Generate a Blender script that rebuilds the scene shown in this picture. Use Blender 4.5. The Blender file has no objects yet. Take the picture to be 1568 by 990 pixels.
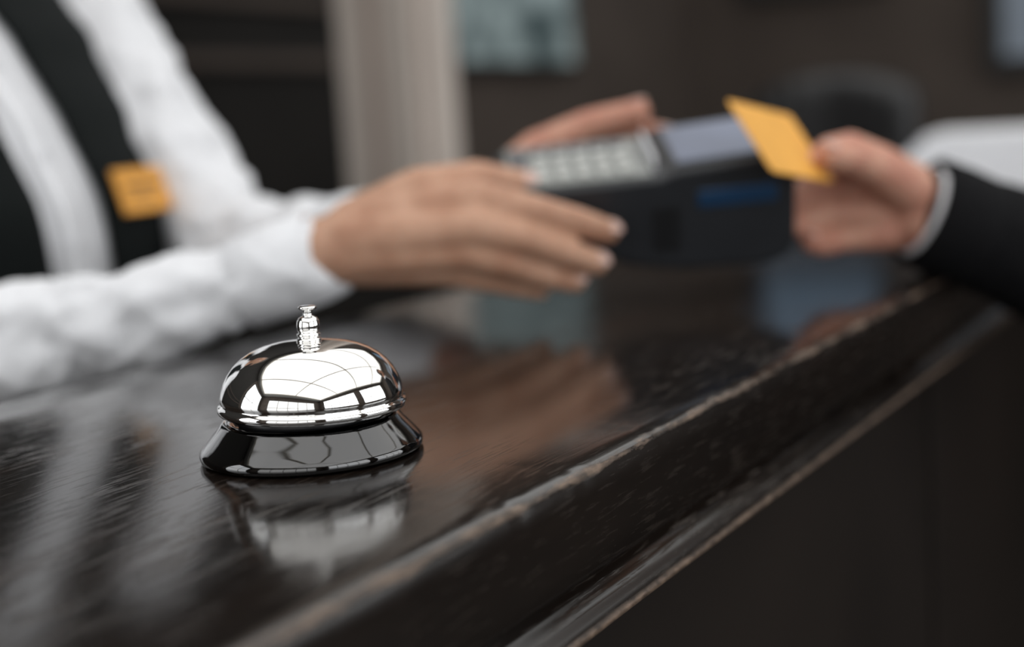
import bpy, bmesh, math, random
from mathutils import Vector, Matrix, noise
random.seed(7)
scene = bpy.context.scene
scene.view_settings.view_transform = 'Standard'
ZT = 1.08            # height of the counter top
# ---------------------------------------------------------------- camera (50 mm lens, handheld tilt)
pt, rl = math.radians(8.1), math.radians(3.5)
F = Vector((0, math.cos(pt), -math.sin(pt)))
R0 = Vector((1, 0, 0)); U0 = Vector((0, math.sin(pt), math.cos(pt)))
R = R0*math.cos(rl) - U0*math.sin(rl)
U = R0*math.sin(rl) + U0*math.cos(rl)
cd = bpy.data.cameras.new('camera'); cam = bpy.data.objects.new('camera', cd)
scene.collection.objects.link(cam)
M = Matrix((R, U, -F)).transposed().to_4x4(); M.translation = (0, 0, ZT+.1206)
cam.matrix_world = M
cd.lens = 50; cd.sensor_width = 36; cd.clip_start = 0.02
cd.dof.use_dof = True; cd.dof.focus_distance = 0.520; cd.dof.aperture_fstop = 3.5
scene.camera = cam
def V4(x, y, z): return Vector((x*1e-4, y*1e-4, z*1e-4))
def VM(x, y, z): return Vector((x*.001, y*.001, ZT+z*.001))      # world mm, z above the counter top
# counter frame: local x = towards customer, y = along the counter
ANG = -math.atan2(.5025, .8646)
CM = Matrix.Translation((-.0035, .4346, 0)) @ Matrix.Rotation(ANG, 4, 'Z')
def W(w, s, z): return CM @ Vector((w, s, z))

# ---------------------------------------------------------------- materials
def nodes(name):
    m = bpy.data.materials.new(name); m.use_nodes = True
    nt = m.node_tree; b = nt.nodes['Principled BSDF']
    return m, nt, b
def texco(nt, scale=(1, 1, 1), rot=(0, 0, 0)):
    tc = nt.nodes.new('ShaderNodeTexCoord'); mp = nt.nodes.new('ShaderNodeMapping')
    mp.inputs['Scale'].default_value = scale; mp.inputs['Rotation'].default_value = rot
    nt.links.new(tc.outputs['Object'], mp.inputs['Vector']); return mp.outputs['Vector']
def noi(nt, vec, scale, detail=4, rough=.55):
    n = nt.nodes.new('ShaderNodeTexNoise'); n.inputs['Scale'].default_value = scale
    n.inputs['Detail'].default_value = detail; n.inputs['Roughness'].default_value = rough
    nt.links.new(vec, n.inputs['Vector']); return n.outputs['Fac']
def ramp(nt, fac, stops):
    r = nt.nodes.new('ShaderNodeValToRGB'); e = r.color_ramp.elements
    e[0].position, e[0].color = stops[0][0], (*stops[0][1], 1)
    e[1].position, e[1].color = stops[-1][0], (*stops[-1][1], 1)
    for p, c in stops[1:-1]:
        k = e.new(p); k.color = (*c, 1)
    nt.links.new(fac, r.inputs['Fac']); return r.outputs['Color']
def bump(nt, b, h, strength, dist):
    n = nt.nodes.new('ShaderNodeBump'); n.inputs['Strength'].default_value = strength
    n.inputs['Distance'].default_value = dist; nt.links.new(h, n.inputs['Height'])
    nt.links.new(n.outputs['Normal'], b.inputs['Normal']); return n
def simple(name, col, rough=.5, metal=0, var=.12, scale=30, bmp=0, bscale=80, coat=0, sss=0, spec=.5, sheen=0):
    m, nt, b = nodes(name); v = texco(nt)
    f = noi(nt, v, scale)
    c0 = tuple(x*(1-var) for x in col); c1 = tuple(min(1, x*(1+var)) for x in col)
    nt.links.new(ramp(nt, f, [(.3, c0), (.7, c1)]), b.inputs['Base Color'])
    b.inputs['Roughness'].default_value = rough; b.inputs['Metallic'].default_value = metal
    b.inputs['Coat Weight'].default_value = coat; b.inputs['Specular IOR Level'].default_value = spec
    b.inputs['Sheen Weight'].default_value = sheen
    if sss:
        b.inputs['Subsurface Weight'].default_value = sss
        b.inputs['Subsurface Radius'].default_value = (1, .35, .2); b.inputs['Subsurface Scale'].default_value = .008
    if bmp: bump(nt, b, noi(nt, v, bscale), bmp, .002)
    return m
def skin_mat(name, a, b_, c):
    m, nt, b = nodes(name); v = texco(nt)
    nt.links.new(ramp(nt, noi(nt, v, 45, 3), [(.32, a), (.5, b_), (.68, c)]), b.inputs['Base Color'])
    b.inputs['Roughness'].default_value = .58; b.inputs['Specular IOR Level'].default_value = .32
    b.inputs['Subsurface Weight'].default_value = .18
    b.inputs['Subsurface Radius'].default_value = (1, .35, .2); b.inputs['Subsurface Scale'].default_value = .008
    bump(nt, b, noi(nt, v, 420, 5), .2, .002)
    return m
def emis(name, c0, c1, strength, scale=3):
    m, nt, b = nodes(name); v = texco(nt)
    col = ramp(nt, noi(nt, v, scale, 2), [(.35, c0), (.65, c1)])
    b.inputs['Base Color'].default_value = (.02, .02, .02, 1); b.inputs['Roughness'].default_value = .3
    nt.links.new(col, b.inputs['Emission Color']); b.inputs['Emission Strength'].default_value = strength
    return m
def counter_wood():
    m, nt, b = nodes('dark_stained_oak')
    L = nt.links
    def mth(op, a, bb=None):
        n = nt.nodes.new('ShaderNodeMath'); n.operation = op
        for i, q in enumerate((a, bb)):
            if q is None: continue
            if isinstance(q, (int, float)): n.inputs[i].default_value = q
            else: L.new(q, n.inputs[i])
        return n.outputs[0]
    tc = nt.nodes.new('ShaderNodeTexCoord'); sx = nt.nodes.new('ShaderNodeSeparateXYZ')
    L.new(tc.outputs['Object'], sx.inputs[0])
    fascia = mth('GREATER_THAN', sx.outputs['X'], -.0016)
    g = noi(nt, texco(nt, (1, .07, 1)), 620, 3, .6)      # pores running along the counter
    area = noi(nt, texco(nt, (1, .5, 1)), 9, 3)
    big = noi(nt, texco(nt, (1, .15, 1)), 26, 4)
    dust = noi(nt, texco(nt), 900, 2)
    pore0 = ramp(nt, g, [(.54, (0, 0, 0)), (.66, (1, 1, 1))])
    pore = mth('MULTIPLY', pore0, ramp(nt, area, [(.38, (.1, .1, .1)), (.62, (1, 1, 1))]))
    pore = mth('MULTIPLY', pore, mth('SUBTRACT', 1, mth('MULTIPLY', fascia, .55)))
    base = ramp(nt, big, [(.3, (.0055, .0042, .0036)), (.6, (.011, .0075, .0058)), (.8, (.024, .0125, .0085))])
    mx = nt.nodes.new('ShaderNodeMix'); mx.data_type = 'RGBA'
    L.new(mth('MULTIPLY', pore, .8), mx.inputs[0]); L.new(base, mx.inputs[6])
    mx.inputs[7].default_value = (.060, .047, .038, 1)
    # worn arris: pale wood near the front top edge; moulding line a painted highlight
    dx = mth('ABSOLUTE', mth('ADD', sx.outputs['X'], .001)); dz = mth('ABSOLUTE', mth('SUBTRACT', sx.outputs['Z'], ZT-.001))
    dist = mth('ADD', dx, dz)
    wn = noi(nt, texco(nt, (1, .22, 1)), 120, 5, .7)
    th = mth('MULTIPLY', mth('SUBTRACT', wn, .28), .0125)
    worn = mth('MULTIPLY', mth('SUBTRACT', th, dist), 450)
    cl = nt.nodes.new('ShaderNodeClamp'); L.new(worn, cl.inputs[0])
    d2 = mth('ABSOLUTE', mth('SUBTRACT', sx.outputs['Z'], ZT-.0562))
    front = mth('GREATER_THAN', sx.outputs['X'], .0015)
    hilite = mth('MULTIPLY', mth('MULTIPLY', mth('SUBTRACT', .0022, d2), 700), front)
    cl2 = nt.nodes.new('ShaderNodeClamp'); L.new(hilite, cl2.inputs[0])
    worn_hilite = mth('MAXIMUM', mth('MULTIPLY', cl.outputs[0], .85), mth('MULTIPLY', cl2.outputs[0], .8))
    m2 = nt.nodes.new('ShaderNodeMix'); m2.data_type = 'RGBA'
    L.new(worn_hilite, m2.inputs[0]); L.new(mx.outputs[2], m2.inputs[6])
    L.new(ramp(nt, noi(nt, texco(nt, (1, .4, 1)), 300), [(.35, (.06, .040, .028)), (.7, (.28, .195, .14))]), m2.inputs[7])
    L.new(m2.outputs[2], b.inputs['Base Color'])
    r = mth('ADD', mth('MULTIPLY', pore, .22), mth('ADD', mth('MULTIPLY', dust, .06), .085))
    r2 = mth('ADD', mth('ADD', r, mth('MULTIPLY', worn_hilite, .30)), mth('MULTIPLY', fascia, .12))
    L.new(r2, b.inputs['Roughness'])
    b.inputs['Specular IOR Level'].default_value = .5
    bump(nt, b, mth('MULTIPLY', pore, -1), .2, .00015)
    return m

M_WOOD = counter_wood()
M_CHROME = simple('polished_chrome', (.92, .915, .90), .045, 1, .02)
M_BLKCH = simple('black_chrome', (.085, .085, .086), .05, 1, .05, coat=.8)
M_BLACK = simple('black_plastic', (.012, .012, .013), .35)
M_TERM = simple('terminal_plastic', (.018, .020, .024), .42, bmp=.1, bscale=900)
M_KEYPL = simple('keypad_plate', (.22, .23, .22), .4)
M_KEY = simple('terminal_key', (.46, .47, .45), .45)
M_KEYD = simple('terminal_key_dark', (.10, .10, .11), .4)
M_BLUE = simple('blue_plastic', (.008, .040, .10), .35)
M_SCREEN = emis('terminal_screen', (.09, .12, .21), (.14, .18, .30), .6, 20)
M_CARD = simple('orange_card', (.88, .44, .08), .45, var=.06)
M_BADGE = simple('orange_badge', (.78, .36, .06), .45, var=.12)
M_SKIN = skin_mat('skin', (.43, .225, .145), (.51, .29, .195), (.58, .345, .24))
M_SKINR = skin_mat('skin_rosy', (.48, .21, .15), (.56, .28, .20), (.64, .36, .26))
M_NAIL = simple('fingernail', (.66, .45, .39), .3, var=.03)
M_HAIR = simple('dark_hair', (.03, .018, .012), .45, var=.4, scale=200, bmp=.5, bscale=300)
M_LIP = simple('lips', (.45, .12, .11), .4)
M_EYE = simple('eye_white', (.8, .8, .8), .2, var=.02)
M_IRIS = simple('iris_brown', (.05, .025, .012), .15)
M_SHIRT = simple('white_cotton', (.82, .83, .86), .8, var=.03, scale=60, bmp=.7, bscale=38)
M_VEST = simple('black_vest_wool', (.0045, .0065, .0065), .9, var=.25, scale=300, bmp=.3, bscale=900, spec=.2)
M_SUIT = simple('charcoal_suit_wool', (.0045, .0045, .0055), .9, var=.3, scale=300, bmp=.3, bscale=700, spec=.2)
M_WALL = simple('dark_brown_panel', (.074, .059, .050), .7, var=.15, scale=3, spec=.2)
M_WALLB = simple('black_brown_panel', (.012, .0105, .009), .6, var=.15, scale=3, spec=.25)
M_PILLAR = simple('taupe_plaster', (.60, .53, .475), .7, var=.06, scale=4)
M_PILLARD = simple('taupe_dark', (.34, .26, .22), .7, var=.06, scale=4)
M_CEIL = simple('grey_ceiling', (.30, .29, .27), .8, var=.05)
M_FLOOR = simple('dark_floor_tile', (.04, .036, .032), .3, var=.2, scale=4)
M_FRAME = simple('dark_window_frame', (.02, .02, .02), .4)
M_BAR = simple('pale_glazing_bar', (.50, .46, .38), .5, var=.04)
M_PAPER = simple('white_paper', (.88, .89, .92), .7, var=.03)
M_DAY = emis('daylight_glass', (.97, .97, .96), (1, .99, .97), 1.35, 1)
M_DAYR = emis('side_daylight_glass', (.94, .97, 1), (1, 1, 1), 2.4, 1)
M_WINBLUE = emis('blue_grey_window_glass', (.20, .24, .29), (.28, .33, .39), .45, 4)
M_WINBLUE2 = emis('dusk_window_glass', (.24, .38, .54), (.34, .48, .64), .40, 4)
M_TV = emis('television_picture', (.03, .06, .065), (.44, .54, .54), .5, 7)

# ---------------------------------------------------------------- mesh helpers
def link(o, parent=None):
    scene.collection.objects.link(o)
    if parent is not None:
        o.parent = parent; o.matrix_parent_inverse = Matrix.Translation(parent.location).inverted()
    return o
def empty(name, loc):
    e = bpy.data.objects.new(name, None); e.location = loc; e.empty_display_size = .05
    scene.collection.objects.link(e); return e
def obj(name, bm, mat, parent=None, smooth=True, mw=None):
    me = bpy.data.meshes.new(name); bmesh.ops.recalc_face_normals(bm, faces=bm.faces[:])
    bm.to_mesh(me); bm.free()
    for p in me.polygons: p.use_smooth = smooth
    for k in (mat if isinstance(mat, (list, tuple)) else [mat]): me.materials.append(k)
    o = bpy.data.objects.new(name, me); link(o, parent)
    if mw is not None: o.matrix_world = mw
    return o
def box(bm, lo, hi, mi=0):
    lo, hi = Vector(lo), Vector(hi)
    r = bmesh.ops.create_cube(bm, size=1, matrix=Matrix.Translation((lo+hi)/2) @ Matrix.Diagonal((*(hi-lo), 1)))
    for f in {f for v in r['verts'] for f in v.link_faces}: f.material_index = mi
    return r['verts']
def bev(o, w, seg=2):
    m = o.modifiers.new('bevel', 'BEVEL'); m.width = w; m.segments = seg; m.limit_method = 'ANGLE'
    return o
def lathe(name, prof, mat, loc, parent=None, seg=96, axis=None):
    bm = bmesh.new(); rings = []
    for r, z in prof:
        if r < 1e-6: rings.append([bm.verts.new((0, 0, z))])
        else: rings.append([bm.verts.new((r*math.cos(2*math.pi*i/seg), r*math.sin(2*math.pi*i/seg), z)) for i in range(seg)])
    for a, b in zip(rings, rings[1:]):
        for i in range(seg):
            j = (i+1) % seg
            if len(a) == 1 and len(b) == 1: continue
            if len(a) == 1: bm.faces.new((a[0], b[i], b[j]))
            elif len(b) == 1: bm.faces.new((a[i], a[j], b[0]))
            else: bm.faces.new((a[i], a[j], b[j], b[i]))
    rot = Matrix.Identity(4) if axis is None else Vector((0, 0, 1)).rotation_difference(Vector(axis).normalized()).to_matrix().to_4x4()
    bm.transform(Matrix.Translation(loc) @ rot)
    return obj(name, bm, mat, parent)
def capsule(bm, a, ra, b, rb, seg=16):
    d = b-a; L = d.length
    if L < 1e-5: return
    rot = Vector((0, 0, 1)).rotation_difference(d.normalized()).to_matrix().to_4x4()
    bmesh.ops.create_cone(bm, cap_ends=True, segments=seg, radius1=ra, radius2=rb, depth=L,
                          matrix=Matrix.Translation((a+b)/2) @ rot)
def blob(name, chains, voxel, mat, parent=None, smooth=6, disp=0, dscale=.05):
    bm = bmesh.new()
    for ch in chains:
        for i, (p, r) in enumerate(ch):
            bmesh.ops.create_icosphere(bm, subdivisions=3, radius=r, matrix=Matrix.Translation(p))
            if i: capsule(bm, ch[i-1][0], ch[i-1][1], p, r)
    o = obj(name, bm, mat, parent)
    m = o.modifiers.new('remesh', 'REMESH'); m.mode = 'VOXEL'; m.voxel_size = voxel; m.use_smooth_shade = True
    m = o.modifiers.new('smooth', 'SMOOTH'); m.factor = .5; m.iterations = smooth
    if disp:
        t = bpy.data.textures.new(name+'_folds', 'CLOUDS'); t.noise_scale = dscale; t.noise_depth = 2
        m = o.modifiers.new('folds', 'DISPLACE'); m.texture = t; m.strength = disp; m.mid_level = .5
        m.texture_coords = 'LOCAL'
    return o
def nail(name, tip, prev, back, r, parent):
    d = (tip-prev).normalized(); side = d.cross(back).normalized(); up = side.cross(d).normalized()
    c = tip + d*(r*.1) + up*(r*.78)
    bm = bmesh.new(); bmesh.ops.create_uvsphere(bm, u_segments=16, v_segments=8, radius=1)
    mt = Matrix((side*(r*.66), d*(r*.85), up*(r*.22))).transposed().to_4x4(); mt.translation = c
    bm.transform(mt); return obj(name, bm, M_NAIL, parent)

# ---------------------------------------------------------------- room
def slab(name, lo, hi, mat, parent=None, b=0):
    bm = bmesh.new(); box(bm, lo, hi); o = obj(name, bm, mat, None, False, CM)
    if b: bev(o, b)
    if parent: 
        o.parent = parent; o.matrix_parent_inverse = Matrix.Translation(parent.location).inverted()
    return o
WL, WR, SN, SF, HC = -2.0, 3.4, -3.2, 5.0, 3.2
slab('floor', (WL-.1, SN-.1, -.1), (WR+.1, SF+.1, 0), M_FLOOR)
slab('wall_left', (WL-.12, SN, 0), (WL, SF, HC), M_WALL)
slab('wall_back', (WL, SF, 0), (WR, SF+.12, HC), M_WALL)
slab('wall_right', (WR, SN, 0), (WR+.12, SF, HC), M_WALL)
slab('wall_front', (WL, SN-.12, 0), (WR, SN, HC), M_WALL)
slab('trim_1', (WL, -.9, .12), (WL+.03, 2.72, HC), M_WALLB)   # dark panelling behind the desk
for i, z in enumerate((1.36, 1.50)):
    slab('trim_%d' % (i+2), (WL+.03, -.9, z), (WL+.05, 2.72, z+.03), M_WALL)
def rect_ring(name, lo, hi, hlo, hhi, z0, z1, mat):
    bm = bmesh.new()
    box(bm, (lo[0], lo[1], z0), (hi[0], hlo[1], z1)); box(bm, (lo[0], hhi[1], z0), (hi[0], hi[1], z1))
    box(bm, (lo[0], hlo[1], z0), (hlo[0], hhi[1], z1)); box(bm, (hhi[0], hlo[1], z0), (hi[0], hhi[1], z1))
    return obj(name, bm, mat, None, False, CM)
rect_ring('ceiling', (WL, SN), (WR, SF), (-1.8, -2.8), (3.2, 4.7), HC, HC+.12, M_CEIL)
sky = empty('skylight', W(.7, .95, HC+.1))
slab('skylight_glass', (-1.85, -2.85, HC+.125), (3.25, 4.75, HC+.14), M_DAY, sky)
bm = bmesh.new()
for i in range(3):
    x = -1.8+i*2.5; box(bm, (x-.02, -2.8, HC+.06), (x+.02, 4.7, HC+.11))
for i in range(5):
    y = -2.8+i*1.875; box(bm, (-1.8, y-.025, HC+.06), (3.2, y+.025, HC+.11))
o = obj('skylight_bars', bm, M_BAR, None, False, CM); o.parent = sky; o.matrix_parent_inverse = Matrix.Translation(sky.location).inverted()
def window(name, plane, a0, a1, z0, z1, mat, nb=3, nz=2):
    """plane: ('w',value,inward) or ('s',value,inward)"""
    ax, val, inn = plane
    def B(bm, a, b, za, zb, t0, t1, mi):
        p, q = sorted((val+inn*t0, val+inn*t1))
        if ax == 'w': box(bm, (p, a, za), (q, b, zb), mi)
        else: box(bm, (a, p, za), (b, q, zb), mi)
    bm = bmesh.new(); fw = .05
    B(bm, a0, a1, z0, z1, .004, .014, 1)
    B(bm, a0-fw, a1+fw, z0-fw, z0, .002, .05, 0); B(bm, a0-fw, a1+fw, z1, z1+fw, .002, .05, 0)
    B(bm, a0-fw, a0, z0, z1, .002, .05, 0); B(bm, a1, a1+fw, z0, z1, .002, .05, 0)
    for i in range(1, nb):
        a = a0+(a1-a0)*i/nb; B(bm, a-.018, a+.018, z0, z1, .002, .035, 0)
    for i in range(1, nz):
        z = z0+(z1-z0)*i/nz; B(bm, a0, a1, z-.018, z+.018, .002, .035, 0)
    return obj(name, bm, [M_FRAME, mat], None, False, CM)
window('window_1', ('s', SF, -1), -.80, .38, 1.32, 2.5, M_WINBLUE, 2, 1)
window('window_2', ('s', SF, -1), -1.72, -1.25, 1.66, 2.8, M_WINBLUE2, 1, 1)
window('window_3', ('s', SN, 1), -1.2, 2.6, .9, 2.7, M_DAY, 5, 2)
window('window_4', ('w', WR, -1), -2.6, .4, .9, 2.9, M_DAYR, 4, 2)
window('fill_window_5', ('w', WR, -1), 1.0, 4.2, .9, 2.9, M_DAYR, 4, 2)  # unseen window, added to light the paper stack and hands from the right
window('window_6', ('w', WL, 1), -2.9, -1.1, .9, 2.9, M_DAYR, 2, 2)
slab('baseboard_left', (WL+.03, SN, 0), (WL+.045, SF, .12), M_FRAME)
slab('baseboard_back', (WL+.05, SF-.02, 0), (WR, SF, .12), M_FRAME)
# pillar with pilaster strips
bm = bmesh.new()
px, py, h = -1.43, 2.07, .086
box(bm, (px-h, py-h, 0), (px+h, py+h, HC), 0)
box(bm, (px-h-.012, py-h-.012, 0), (px+h+.012, py+h+.012, .15), 1)
box(bm, (px-.012, py-h-.006, .15), (px+.012, py-h, HC), 1)
box(bm, (px+h, py-.05, .15), (px+h+.008, py-.035, HC), 1); box(bm, (px+h-.02, py-h-.008, .15), (px+h+.008, py-h, HC), 0)
bev(obj('pillar', bm, [M_PILLAR, M_PILLARD], None, False, CM), .004)
# television on the left wall
tv = empty('wall_television', W(WL+.03, 3.42, 1.6))
slab('housing', (WL+.005, 2.90, 1.355), (WL+.04, 3.92, 1.88), M_BLACK, tv, .006)
slab('display', (WL+.04, 2.92, 1.38), (WL+.043, 3.90, 1.86), M_TV, tv)
# low back cabinet
bm = bmesh.new()
box(bm, (-1.28, .3, 0), (-.98, 1.80, 1.04)); box(bm, (-1.30, .28, 1.04), (-.96, 1.82, 1.075))
for i in range(4):
    s0 = .31+i*.372; box(bm, (-.98, s0, .08), (-.965, s0+.36, 1.01)); box(bm, (-.965, s0+.31, .5), (-.945, s0+.325, .66))
bev(obj('back_cabinet', bm, M_WALLB, None, False, CM), .003)

# ---------------------------------------------------------------- counter
cnt = empty('reception_counter', W(-.15, .5, ZT))
prof = [(-.340, -.040), (-.340, -.004), (-.336, 0), (-.30, 0), (-.20, 0), (-.10, 0), (-.04, 0), (-.012, 0), (-.004, -.0004), (-.0012, -.0016), (0, -.004),
        (0, -.012), (0, -.024), (0, -.036), (-.002, -.0395), (-.010, -.041), (-.011, -.0435), (-.008, -.0455), (-.006, -.048), (-.003, -.050), (.001, -.0525),
        (.0035, -.0555), (.0035, -.0572), (.001, -.0590), (-.006, -.0600), (-.030, -.062), (-.30, -.062), (-.30, -.040)]
bm = bmesh.new(); ss = []
s = -.9
while s < 3.2:
    ss.append(s); s += .004 if s < 1.1 else .03
rings = []
for s in ss:
    ring = []
    for i, (w, z) in enumerate(prof):
        dw = dz = 0
        if 7 <= i <= 11:
            k = (.3, .8, 1, .8, .3)[i-7]
            n = noise.noise(Vector((s*18, 3, 1)))*.5 + max(0, noise.noise(Vector((s*90, 1, 4)))-.25)*1.3
            dw = -abs(n)*.0010*k; dz = -abs(n)*.0006*k
        ring.append(bm.verts.new((w+dw, s, ZT+z+dz)))
    rings.append(ring)
for a, b in zip(rings, rings[1:]):
    for i in range(len(prof)):
        j = (i+1) % len(prof); bm.faces.new((a[i], a[j], b[j], b[i]))
bm.faces.new(rings[0]); bm.faces.new(rings[-1])
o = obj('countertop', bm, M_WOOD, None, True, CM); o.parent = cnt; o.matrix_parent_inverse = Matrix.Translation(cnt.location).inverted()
bm = bmesh.new()
for i in range(-2, 3):
    s0 = .672+i*1.2; s1 = min(s0+1.188, 3.18)
    box(bm, (-.05, max(s0, -.88), .1), (-.032, s1, ZT-.062))
box(bm, (-.28, -.88, .0), (-.052, 3.18, ZT-.062)); box(bm, (-.05, -.88, 0), (-.026, 3.18, .1))
M_PANEL = simple('counter_panel', (.015, .011, .009), .42, var=.25, scale=5, spec=.3)
o = obj('front_panels', bm, M_PANEL, None, False, CM); o.parent = cnt; o.matrix_parent_inverse = Matrix.Translation(cnt.location).inverted(); bev(o, .0015)

# ---------------------------------------------------------------- bell
BL = Vector((-.0791, .5333, ZT+.0003))
bell = empty('service_bell', BL)
mm = .001
def P(l): return [(a*mm, b*mm) for a, b in l]
lathe('base', P([(0, .2), (41, .2), (42.2, .8), (42.5, 2), (42.3, 3.4), (41.4, 4.6), (39.8, 6.4), (37.8, 8.6), (35.6, 11), (34, 13), (33, 14), (31.5, 14.4), (30, 14), (29, 11), (0, 10)]), M_BLKCH, BL, bell)
BD = BL + Vector((.0009, 0, 0)); TA = Vector((.024, 0, 1))
lathe('mechanism_drum', P([(0, 10), (27, 10), (28, 11), (28, 17), (26, 20), (0, 20)]), M_BLACK, BD, bell)
lathe('dome', P([(33.0, 18.2), (34.2, 16.9), (35.2, 16.8), (35.8, 17.6), (35.9, 18.8), (35.4, 19.9), (34.6, 20.4), (34.5, 21.0), (34.9, 21.8), (34.7, 23.4), (34.1, 25.6), (33.0, 28.4), (31.3, 31.4), (29.0, 34.2),
      (26.0, 36.8), (22.5, 38.9), (18.5, 40.5), (14, 41.6), (9, 42.2), (4, 42.5), (0, 42.5), (0, 41.3), (9, 41), (18, 39.2), (26, 35.4), (31, 29.5), (33, 24), (33.0, 18.2)]), M_CHROME, BD, bell, 128, TA)
lathe('plunger', P([(0, 42.3), (4.6, 42.3), (4.8, 42.8), (4.6, 43.5), (3.9, 43.8), (3.9, 44.2), (4.5, 44.6), (4.5, 45.3), (3.8, 45.7), (3.8, 46.1), (4.3, 46.6), (4.4, 48.4), (4.2, 50.2), (3.5, 51.4), (2.3, 52.0), (1.8, 52.3), (1.8, 54.3), (3.0, 54.7), (3.5, 55.0), (3.5, 55.6), (3.0, 55.9), (0, 56.0)]), M_CHROME, BD, bell, 48, TA)

# ---------------------------------------------------------------- people
def torso(prefix, cw, cs, face, rings, mat, parent, vest=None, vmat=None, bust=0.0, lean=0.0):
    def prm(z):
        for a, b in zip(rings, rings[1:]):
            if a[0] <= z <= b[0]:
                t = (z-a[0])/(b[0]-a[0]); t2 = t*t*(3-2*t)*.5+t*.5
                return [a[k]+(b[k]-a[k])*t2 for k in range(1, 5)]
        return list(rings[0 if z < rings[0][0] else -1][1:])
    def T(z, phi, off=0):
        c, rs, rf, rb = prm(z); cp, sp = math.cos(phi), math.sin(phi)
        e = 2/2.35
        x = abs(cp)**e*(1 if cp > 0 else -1); y = abs(sp)**e*(1 if sp > 0 else -1)
        dep = rf if cp > 0 else rb
        bb = bust*math.exp(-((z-1.15)/.05)**2)*(math.exp(-((phi-.55)/.38)**2)+math.exp(-((phi+.55)/.38)**2)+math.exp(-((phi-2*math.pi+.55)/.38)**2))
        wx = c+x*(dep+off+bb); sy = y*(rs+off)
        wr = .0015*math.sin(z*90+phi*5)*(1 if off == 0 else .3)
        ln = lean*max(0, z-1.03)
        return W(cw+face*(wx+wr)-ln, cs+face*sy-ln, z)
    NZ, NP = 70, 72
    z0, z1 = rings[0][0], rings[-1][0]
    bm = bmesh.new(); g = [[bm.verts.new(T(z0+(z1-z0)*i/NZ, 2*math.pi*j/NP)) for j in range(NP)] for i in range(NZ+1)]
    for i in range(NZ):
        for j in range(NP): bm.faces.new((g[i][j], g[i][(j+1) % NP], g[i+1][(j+1) % NP], g[i+1][j]))
    bm.faces.new(g[0]); bm.faces.new(g[-1])
    obj(prefix, bm, mat, parent)
    if vest:
        va, vb, openf = vest
        bm = bmesh.new(); NZ2, NP2 = 60, 90; grid = []
        for i in range(NZ2+1):
            z = va+(vb-va)*i/NZ2; op = openf(z)
            grid.append([bm.verts.new(T(z, op+(2*math.pi-2*op)*j/NP2, .006)) for j in range(NP2+1)])
        for i in range(NZ2):
            for j in range(NP2): bm.faces.new((grid[i][j], grid[i][j+1], grid[i+1][j+1], grid[i+1][j]))
        o = obj('vest' if vmat is M_VEST else 'jacket', bm, vmat, parent)
        m = o.modifiers.new('solid', 'SOLIDIFY'); m.thickness = .004; m.offset = 1
    return T
def head(parent, cw, cs, zc, face, bun):
    def h(a, b, c): return W(cw+face*a, cs+face*b, zc+c)
    blob('head', [[(h(-.02, 0, .03), .082), (h(.02, 0, .03), .074)], [(h(.02, 0, .03), .07), (h(.035, 0, -.04), .052), (h(.058, 0, -.075), .026)],
                  [(h(.088, 0, .012), .008), (h(.102, 0, -.018), .011)], [(h(.07, .02, -.045), .018), (h(.07, -.02, -.045), .018)],
                  [(h(-.005, .078, .015), .012), (h(-.008, .08, -.015), .009)], [(h(-.005, -.078, .015), .012), (h(-.008, -.08, -.015), .009)],
                  [(h(-.02, 0, -.04), .050), (h(-.03, 0, -.16), .048)]], .004, M_SKIN, parent, 5)
    for k in (-1, 1):
        blob('eye', [[(h(.081, .03*k, .012), .011)]], .002, M_EYE, parent, 2)
        blob('iris', [[(h(.0895, .03*k, .012), .0045)]], .001, M_IRIS, parent, 1)
        blob('eyebrow', [[(h(.089, .018*k, .034), .003), (h(.083, .044*k, .036), .0025)]], .0015, M_HAIR, parent, 1)
    blob('mouth', [[(h(.083, -.02, -.047), .004), (h(.091, 0, -.046), .006), (h(.083, .02, -.047), .004)]], .0018, M_LIP, parent, 2)
    ch = [[(h(-.03, 0, .045), .088), (h(.012, 0, .062), .076)], [(h(-.035, 0, .0), .082), (h(-.05, 0, -.04), .06)]]
    if bun: ch += [[(h(-.12, 0, .02), .042)], [(h(-.01, .07, .03), .025), (h(-.05, .065, -.02), .03)], [(h(-.01, -.07, .03), .025), (h(-.05, -.065, -.02), .03)]]
    blob('hair', ch, .005, M_HAIR, parent, 3)
def legs(parent, cw, cs, face, zh, mat):
    for k in (-1, 1):
        def h(a, b, z): return W(cw+face*a, cs+b*k, z)
        blob('trouser_leg', [[(h(0, .085, zh), .095), (h(.02, .09, zh*.55), .065), (h(0, .10, .10), .05)]], .009, mat, parent, 4)
        blob('shoe', [[(h(-.03, .10, .042), .04), (h(.06, .10, .034), .034), (h(.15, .105, .03), .030)]], .006, M_BLACK, parent, 3)

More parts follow.
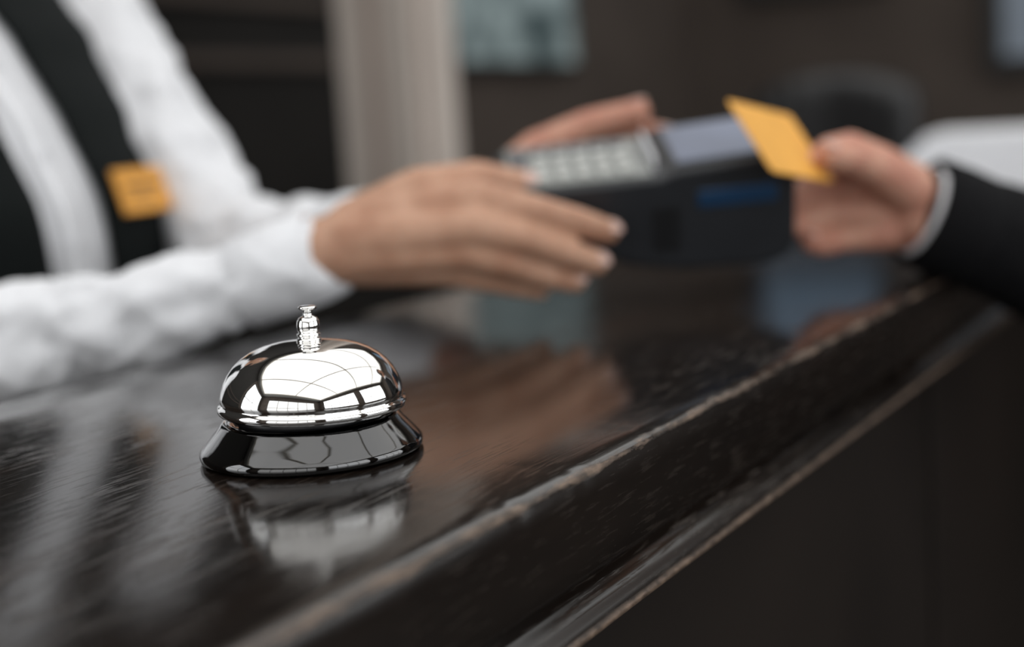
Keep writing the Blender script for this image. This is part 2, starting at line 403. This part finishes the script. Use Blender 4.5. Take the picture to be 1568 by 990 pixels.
rec = empty('receptionist', W(-.70, .383, 0))
RW, RS = -.69, .383
rg = [(.84, 0, .165, .115, .115), (.92, 0, .165, .11, .11), (1.01, 0, .130, .095, .09), (1.10, 0, .155, .115, .10), (1.16, 0, .163, .118, .10), (1.22, -.005, .168, .108, .10),
      (1.28, -.015, .172, .090, .095), (1.33, -.03, .165, .075, .085), (1.365, -.04, .115, .062, .068), (1.39, -.045, .070, .055, .055), (1.43, -.045, .056, .052, .052)]
T = torso('blouse_body', RW, RS, 1, rg, M_SHIRT, rec, (.90, 1.375, lambda z: .14 + .45*max(0, (z-1.31)/.065)), M_VEST, .010, .11)
bm = bmesh.new(); pr = None
for i in range(41):
    z = .95+.42*i/40; row = [bm.verts.new(T(z, a, o_)) for a, o_ in ((-.06, .001), (-.06, .003), (.06, .003), (.06, .001))]
    if pr:
        for j in range(3): bm.faces.new((pr[j], pr[j+1], row[j+1], row[j]))
    pr = row
obj('placket', bm, M_SHIRT, rec)
for i in range(6):
    z = 1.0+i*.065; c = T(z, 0, .0035); n = (T(z, 0, .02)-T(z, 0, 0)).normalized()
    lathe('button', P([(0, 0), (4.5, 0), (5, .8), (4.5, 1.6), (3.4, 1.1), (0, 1.1)]), M_SHIRT, c, rec, 24, n)
# name badge on her left breast
zb, pb = 1.165, .37
c = T(zb, pb, .0125); tx = (T(zb, pb+.05, .0125)-T(zb, pb-.05, .0125)).normalized(); up = (T(zb+.01, pb, .0125)-T(zb-.01, pb, .0125)).normalized()
nn = tx.cross(up).normalized(); up = nn.cross(tx)
bm = bmesh.new(); box(bm, (-.030, -.0175, -.0015), (.030, .0175, .0015), 0); box(bm, (-.022, .002, .0015), (.022, .005, .0018), 1); box(bm, (-.022, -.008, .0015), (.012, -.006, .0018), 1)
mt = Matrix((tx, up, nn)).transposed().to_4x4(); mt.translation = c; bm.transform(mt)
bev(obj('name_badge', bm, [M_BADGE, M_BLACK], rec, False), .0008)
# collar
LN = .11*.37
for k in (-1, 1):
    bm = bmesh.new()
    q = [W(RW-.045+.05-LN, RS+k*.006-LN, 1.405), W(RW-.045-LN, RS+k*.062-LN, 1.445), W(RW-.045-LN, RS+k*.075-LN, 1.395), W(RW+.035-LN, RS+k*.055-LN, 1.345)]
    bm.faces.new([bm.verts.new(v) for v in q]); o = obj('collar', bm, M_SHIRT, rec, False)
    m = o.modifiers.new('solid', 'SOLIDIFY'); m.thickness = .004
head(rec, RW-.02-LN, RS-LN, 1.565, 1, True)
legs(rec, RW, RS, 1, .86, M_VEST)

def cuff(name, a, b, r, mat, parent, ln=.05):
    ax = (b-a).normalized(); c = b-ax*ln
    return lathe(name, [(r*.93, 0), (r*1.04, .002), (r*1.06, ln*.5), (r*1.04, ln-.001), (r*1.0, ln), (r*.90, ln-.001), (r*.88, 0)], mat, c, parent, 48, ax)
# right arm (near): world coordinates in 0.1 mm
shR = W(-.73, .195, 1.31)
aR = [(shR, .058), (V4(-3641, 8907, 10712), .048), (V4(-2748, 8673, 10848), .036), (V4(-1749, 8505, 11082), .0275), (V4(-1193, 8430, 11265), .0245)]
blob('sleeve_right', [aR], .004, M_SHIRT, rec, 4, .020, .03)
cuff('cuff_right', aR[-2][0], V4(-1113, 8422, 11284), .0265, M_SHIRT, rec, .052)
rh = [[(V4(-1253, 8440, 11264), .021), (V4(-971, 8397, 11320), .0225)]]
def VK(K): return {k: [(V4(*q[:3]), q[3]) for q in v] for k, v in K.items()}
def VMK(K): return {k: [(VM(*q[:3]), q[3]) for q in v] for k, v in K.items()}
K = VK(dict(
 i=[(-924, 8403, 11433, .016), (-164, 8439, 11547, .0130), (160, 8389, 11476, .0100), (430, 8497, 11382, .0090), (611, 8608, 11308, .0078)],
 m=[(-943, 8354, 11369, .018), (-179, 8328, 11401, .0130), (92, 8307, 11325, .0100), (339, 8403, 11216, .0090), (524, 8522, 11131, .0078)],
 r=[(-950, 8364, 11299, .018), (-243, 8359, 11264, .0125), (6, 8347, 11180, .0096), (216, 8435, 11088, .0086), (385, 8527, 11028, .0075)],
 p=[(-957, 8397, 11250, .016), (-352, 8425, 11163, .0110), (-155, 8455, 11089, .0086), (38, 8507, 11028, .0076), (175, 8562, 10985, .0068)],
 t=[(-896, 8504, 11432, .018), (-514, 8550, 11617, .0150), (-160, 8700, 11675, .0110), (117, 8833, 11612, .0090)]))
def hand(name, K, extra, mat, parent, back):
    ch = extra+list(K.values())
    ks = [k for k in ('i', 'm', 'r', 'p') if k in K]
    for a, b in zip(ks, ks[1:]):
        ch.append([((K[a][0][0]+K[b][0][0])/2, K[a][0][1]*.95), ((K[a][1][0]+K[b][1][0])/2, K[a][1][1]*.85)])
    ch.append([((K['t'][0][0]+K['i'][0][0])/2, .014), ((K['t'][1][0]+K['i'][1][0])/2, .009)])
    blob(name, ch, .0017, mat, parent, 5)
    for k, v in K.items():
        nail('fingernail', v[-1][0], v[-2][0], back, v[-1][1], parent)
hand('hand_right', K, rh, M_SKIN, rec, Vector((0, -.75, .65)))
# left arm (far): world millimetres, z above the counter top
aL = [(VM(-362, 1259, 235), .056), (VM(-290, 1203, 130), .050), (VM(-224, 1149, 30), .044), (VM(-127, 1079, 38), .034), (VM(-58, 1020, 50), .027)]
blob('sleeve_left', [aL], .004, M_SHIRT, rec, 4, .020, .04)
cuff('cuff_left', aL[-2][0], VM(-43, 1006, 53), .0275, M_SHIRT, rec, .05)
K = VMK(dict(
 i=[(-10, 998, 69, .015), (38, 1009, 97, .0125), (73, 1008, 106, .009), (99, 998, 108, .008), (112, 987, 105, .007)],
 m=[(-11, 999, 62, .016), (42, 1011, 83, .0125), (79, 1007, 86, .009), (105, 995, 86, .008), (117, 984, 85, .007)],
 r=[(-11, 998, 56, .016), (41, 1007, 68, .012), (77, 1003, 69, .0088), (101, 991, 69, .0078), (112, 981, 69, .007)],
 p=[(-11, 995, 50, .015), (35, 999, 55, .0105), (62, 995, 55, .0078), (82, 986, 55, .007), (93, 978, 55, .0062)],
 t=[(-5, 988, 74, .017), (24, 989, 98, .0145), (60, 985, 114, .011), (94, 980, 121, .0092)]))
hand('hand_left', K, [[(VM(-53, 1010, 52), .021), (VM(-13, 997, 61), .022)]], M_SKINR, rec, Vector((0, .2, .95)))
# ---------------------------------------------------------------- customer
cus = empty('customer', Vector((.80, 1.29, 0)))
cw = (CM.inverted() @ Vector((.82, 1.29, 0)))
rg2 = [(.86, 0, .17, .12, .12), (1.0, 0, .165, .115, .11), (1.15, 0, .185, .12, .11), (1.28, 0, .195, .115, .115), (1.37, -.01, .19, .095, .10), (1.42, -.02, .13, .07, .075), (1.45, -.02, .075, .06, .06), (1.50, -.02, .06, .055, .055)]
torso('shirt_body', cw.x, cw.y, -1, rg2, M_SHIRT, cus, (.80, 1.46, lambda z: .05+.5*max(0, (z-1.15)/.3)), M_SUIT, 0)
head(cus, cw.x, cw.y, 1.64, -1, False)
legs(cus, cw.x, cw.y, -1, .88, M_SUIT)
shC = W(cw.x+.0, cw.y-.18, 1.36)
aC = [(shC, .062), (VM(450, 995, -31), .054), (VM(361, 968, 7), .044), (VM(296, 961, 38), .034)]
blob('jacket_sleeve_left', [aC], .004, M_SUIT, cus, 3, .006, .05)
cuff('jacket_cuff', aC[-2][0], VM(280, 959, 44), .0365, M_SUIT, cus, .045)
cuff('shirt_cuff', aC[-2][0], VM(278.5, 959, 44.5), .0300, M_SHIRT, cus, .03)
K = VMK(dict(
 i=[(276, 961, 58, .018), (249, 944, 77, .0138), (227, 932, 90, .0102), (210, 917, 89, .0094), (194, 903, 80, .0082)],
 m=[(277, 963, 50, .019), (247, 949, 61, .0138), (213, 940, 66, .0104), (190, 928, 61, .0096), (176, 914, 57, .0085)],
 r=[(278, 965, 42, .019), (247, 951, 45, .0134), (212, 945, 47, .0102), (191, 932, 43, .0092), (180, 919, 42, .0080)],
 p=[(279, 965, 34, .018), (250, 950, 31, .0122), (225, 948, 29, .0090), (208, 936, 27, .0080), (198, 925, 30, .0072)],
 t=[(272, 950, 55, .018), (248, 928, 71, .0140), (226, 910, 82, .0108), (204, 892.5, 87, .0086)]))
hand('hand_left', K, [[(VM(297, 964, 38), .026), (VM(276, 962, 43), .028)]], M_SKINR, cus, Vector((0, -.3, .9)))
shC2 = W(cw.x, cw.y+.18, 1.36)
blob('jacket_sleeve_right', [[(shC2, .062), (W(cw.x+.03, cw.y+.24, 1.10), .05), (W(cw.x-.04, cw.y+.25, .88), .036)]], .005, M_SUIT, cus, 3, .006, .05)
blob('hand_relaxed', [[(W(cw.x-.04, cw.y+.25, .87), .026), (W(cw.x-.06, cw.y+.25, .79), .03)]]+[[(W(cw.x-.06+.018*(i-1.5), cw.y+.25, .79), .012), (W(cw.x-.07+.02*(i-1.5), cw.y+.245, .74), .009), (W(cw.x-.06+.02*(i-1.5), cw.y+.235, .70), .0075)] for i in range(4)]+[[(W(cw.x-.07, cw.y+.235, .83), .014), (W(cw.x-.10, cw.y+.22, .78), .010), (W(cw.x-.10, cw.y+.215, .75), .008)]], .003, M_SKIN, cus, 3)

# ---------------------------------------------------------------- payment terminal
C = VM(87, 918, 73)
e1 = Vector((.131, .006, .005)).normalized()
e2 = Vector((0, 1, .34)); e2 = (e2-e1*e2.dot(e1)).normalized(); e3 = e1.cross(e2)
TM = Matrix((e1, e2, e3)).transposed().to_4x4(); TM.translation = C
term = empty('payment_terminal', C)
def tobj(name, bm, mat, b=0, smooth=False):
    bm.transform(TM); o = obj(name, bm, mat, term, smooth)
    if b: bev(o, b, 3)
    return o
tp = [(-.094, .010), (-.090, .017), (-.080, .020), (.008, .021), (.018, .025), (.078, .028), (.087, .024), (.092, .014), (.0925, -.030), (.088, -.040), (.075, -.045),
      (.02, -.043), (-.015, -.036), (-.040, -.022), (-.062, -.004), (-.085, .004)]
bm = bmesh.new()
ys = [(-.041, .93), (-.0385, 1), (-.02, 1), (0, 1), (.02, 1), (.0385, 1), (.041, .93)]
rr = [[bm.verts.new((x*(1 if k == 1 else .985), y, z*k)) for x, z in tp] for y, k in ys]
for a, b in zip(rr, rr[1:]):
    for i in range(len(tp)): bm.faces.new((a[i], a[(i+1) % len(tp)], b[(i+1) % len(tp)], b[i]))
bm.faces.new(rr[0]); bm.faces.new(rr[-1])
tobj('body', bm, M_TERM, .0025)
bm = bmesh.new(); box(bm, (-.084, -.035, .0195), (.004, .035, .0222)); tobj('keypad_plate', bm, M_KEYPL, .0015)
bm = bmesh.new(); bd = bmesh.new()
for i in range(6):
    for j in range(4):
        x = -.080+i*.0128; y = -.030+j*.0155
        box(bd if (i == 0 or j == 3) else bm, (x, y, .0215), (x+.0085, y+.0115, .0245))
tobj('keys', bm, M_KEY, .0012); tobj('function_keys', bd, M_KEYD, .0012)
sl = Matrix.Translation((.049, 0, .0268)) @ Matrix.Rotation(-math.atan2(.003, .060), 4, 'Y')
bm = bmesh.new(); box(bm, (-.032, -.035, -.001), (.030, .035, .0012)); bm.transform(sl); tobj('screen_bezel', bm, M_BLACK, .001)
bm = bmesh.new(); box(bm, (-.029, -.031, .001), (.025, .031, .0018)); bm.transform(sl); tobj('screen', bm, M_SCREEN)
bm = bmesh.new(); box(bm, (.030, -.0422, -.001), (.080, -.0385, .011)); box(bm, (.088, -.03, -.010), (.0945, .03, -.002)); tobj('blue_side_trim', bm, M_BLUE, .0018)
bm = bmesh.new()
for i in range(6):
    x = .002+i*.003
    box(bm, (x, -.0420, -.028), (x+.0015, -.0385, .002))
tobj('side_grip_ribs', bm, M_BLACK)
bm = bmesh.new(); box(bm, (.006, -.026, .021), (.0072, .026, .029)); tobj('receipt_paper', bm, M_PAPER)
# card, held above the reader end of the terminal
A0 = VM(136, 856.5, 125.5)
ea = Vector((50, 66, -12)).normalized(); eb = Vector((12, -27, -34)); eb = (eb-ea*eb.dot(ea)).normalized(); ec = ea.cross(eb)
mt = Matrix((ea, eb, ec)).transposed().to_4x4(); mt.translation = A0
bm = bmesh.new(); vs = []
for cx, cy, a0 in ((.0826, .051, 0), (.003, .051, 90), (.003, .003, 180), (.0826, .003, 270)):
    for k in range(6):
        a = math.radians(a0+k*18); vs.append(bm.verts.new((cx+.003*math.cos(a), cy+.003*math.sin(a), 0)))
fc = bm.faces.new(vs); ex = bmesh.ops.extrude_face_region(bm, geom=[fc])
bmesh.ops.translate(bm, verts=[v for v in ex['geom'] if isinstance(v, bmesh.types.BMVert)], vec=(0, 0, .0008))
bm.transform(mt); obj('credit_card', bm, M_CARD, None, False)

# ---------------------------------------------------------------- papers and chair
bm = bmesh.new(); z = ZT
for i in range(26):
    th = .0026; a = random.uniform(-.06, .06)+i*.003; dx, dy = random.uniform(-.008, .008), i*.007
    vs = box(bm, (-.12, -.15, 0), (.12, .15, th*.9))
    bmesh.ops.transform(bm, verts=vs, matrix=Matrix.Translation((-.135+dx, 1.50+dy, z)) @ Matrix.Rotation(a, 4, 'Z')); z += th
obj('paper_stack', bm, M_PAPER, None, False, CM)
ch = empty('office_chair', W(-.85, 3.1, 0))
def chh(a, b, z): return W(-.85+a, 3.1+b, z)
blob('backrest', [[(chh(x, .02-abs(x)*.1, .70), .05), (chh(x*1.05, .02-abs(x)*.1, 1.17+.05*math.sqrt(max(0, 1-(x/.17)**2))), .05)] for x in (-.16, -.12, -.08, -.04, 0, .04, .08, .12, .16)], .01, M_BLACK, ch, 8)
blob('seat', [[(chh(x, -.02, .50), .045), (chh(x, -.42, .50), .045)] for x in (-.18, -.1, 0, .1, .18)], .01, M_BLACK, ch, 5)
blob('back_bar', [[(chh(0, .02, .72), .025), (chh(0, .03, .5), .025), (chh(0, -.2, .46), .03), (chh(0, -.2, .08), .03)]], .008, M_BLACK, ch, 2)
for i in range(5):
    a = i*2*math.pi/5; blob('base_leg', [[(chh(0, -.2, .10), .024), (chh(.28*math.cos(a), -.2+.28*math.sin(a), .07), .018)], [(chh(.28*math.cos(a), -.2+.28*math.sin(a), .030), .03)]], .008, M_BLACK, ch, 1)
for k in (-1, 1):
    blob('armrest', [[(chh(.24*k, -.05, .70), .022), (chh(.24*k, -.32, .70), .022)], [(chh(.24*k, -.18, .70), .018), (chh(.22*k, -.18, .48), .018)]], .008, M_BLACK, ch, 2)

# ---------------------------------------------------------------- world
w = bpy.data.worlds.new('world'); scene.world = w; w.use_nodes = True
w.node_tree.nodes['Background'].inputs[0].default_value = (.6, .7, .8, 1); w.node_tree.nodes['Background'].inputs[1].default_value = .3
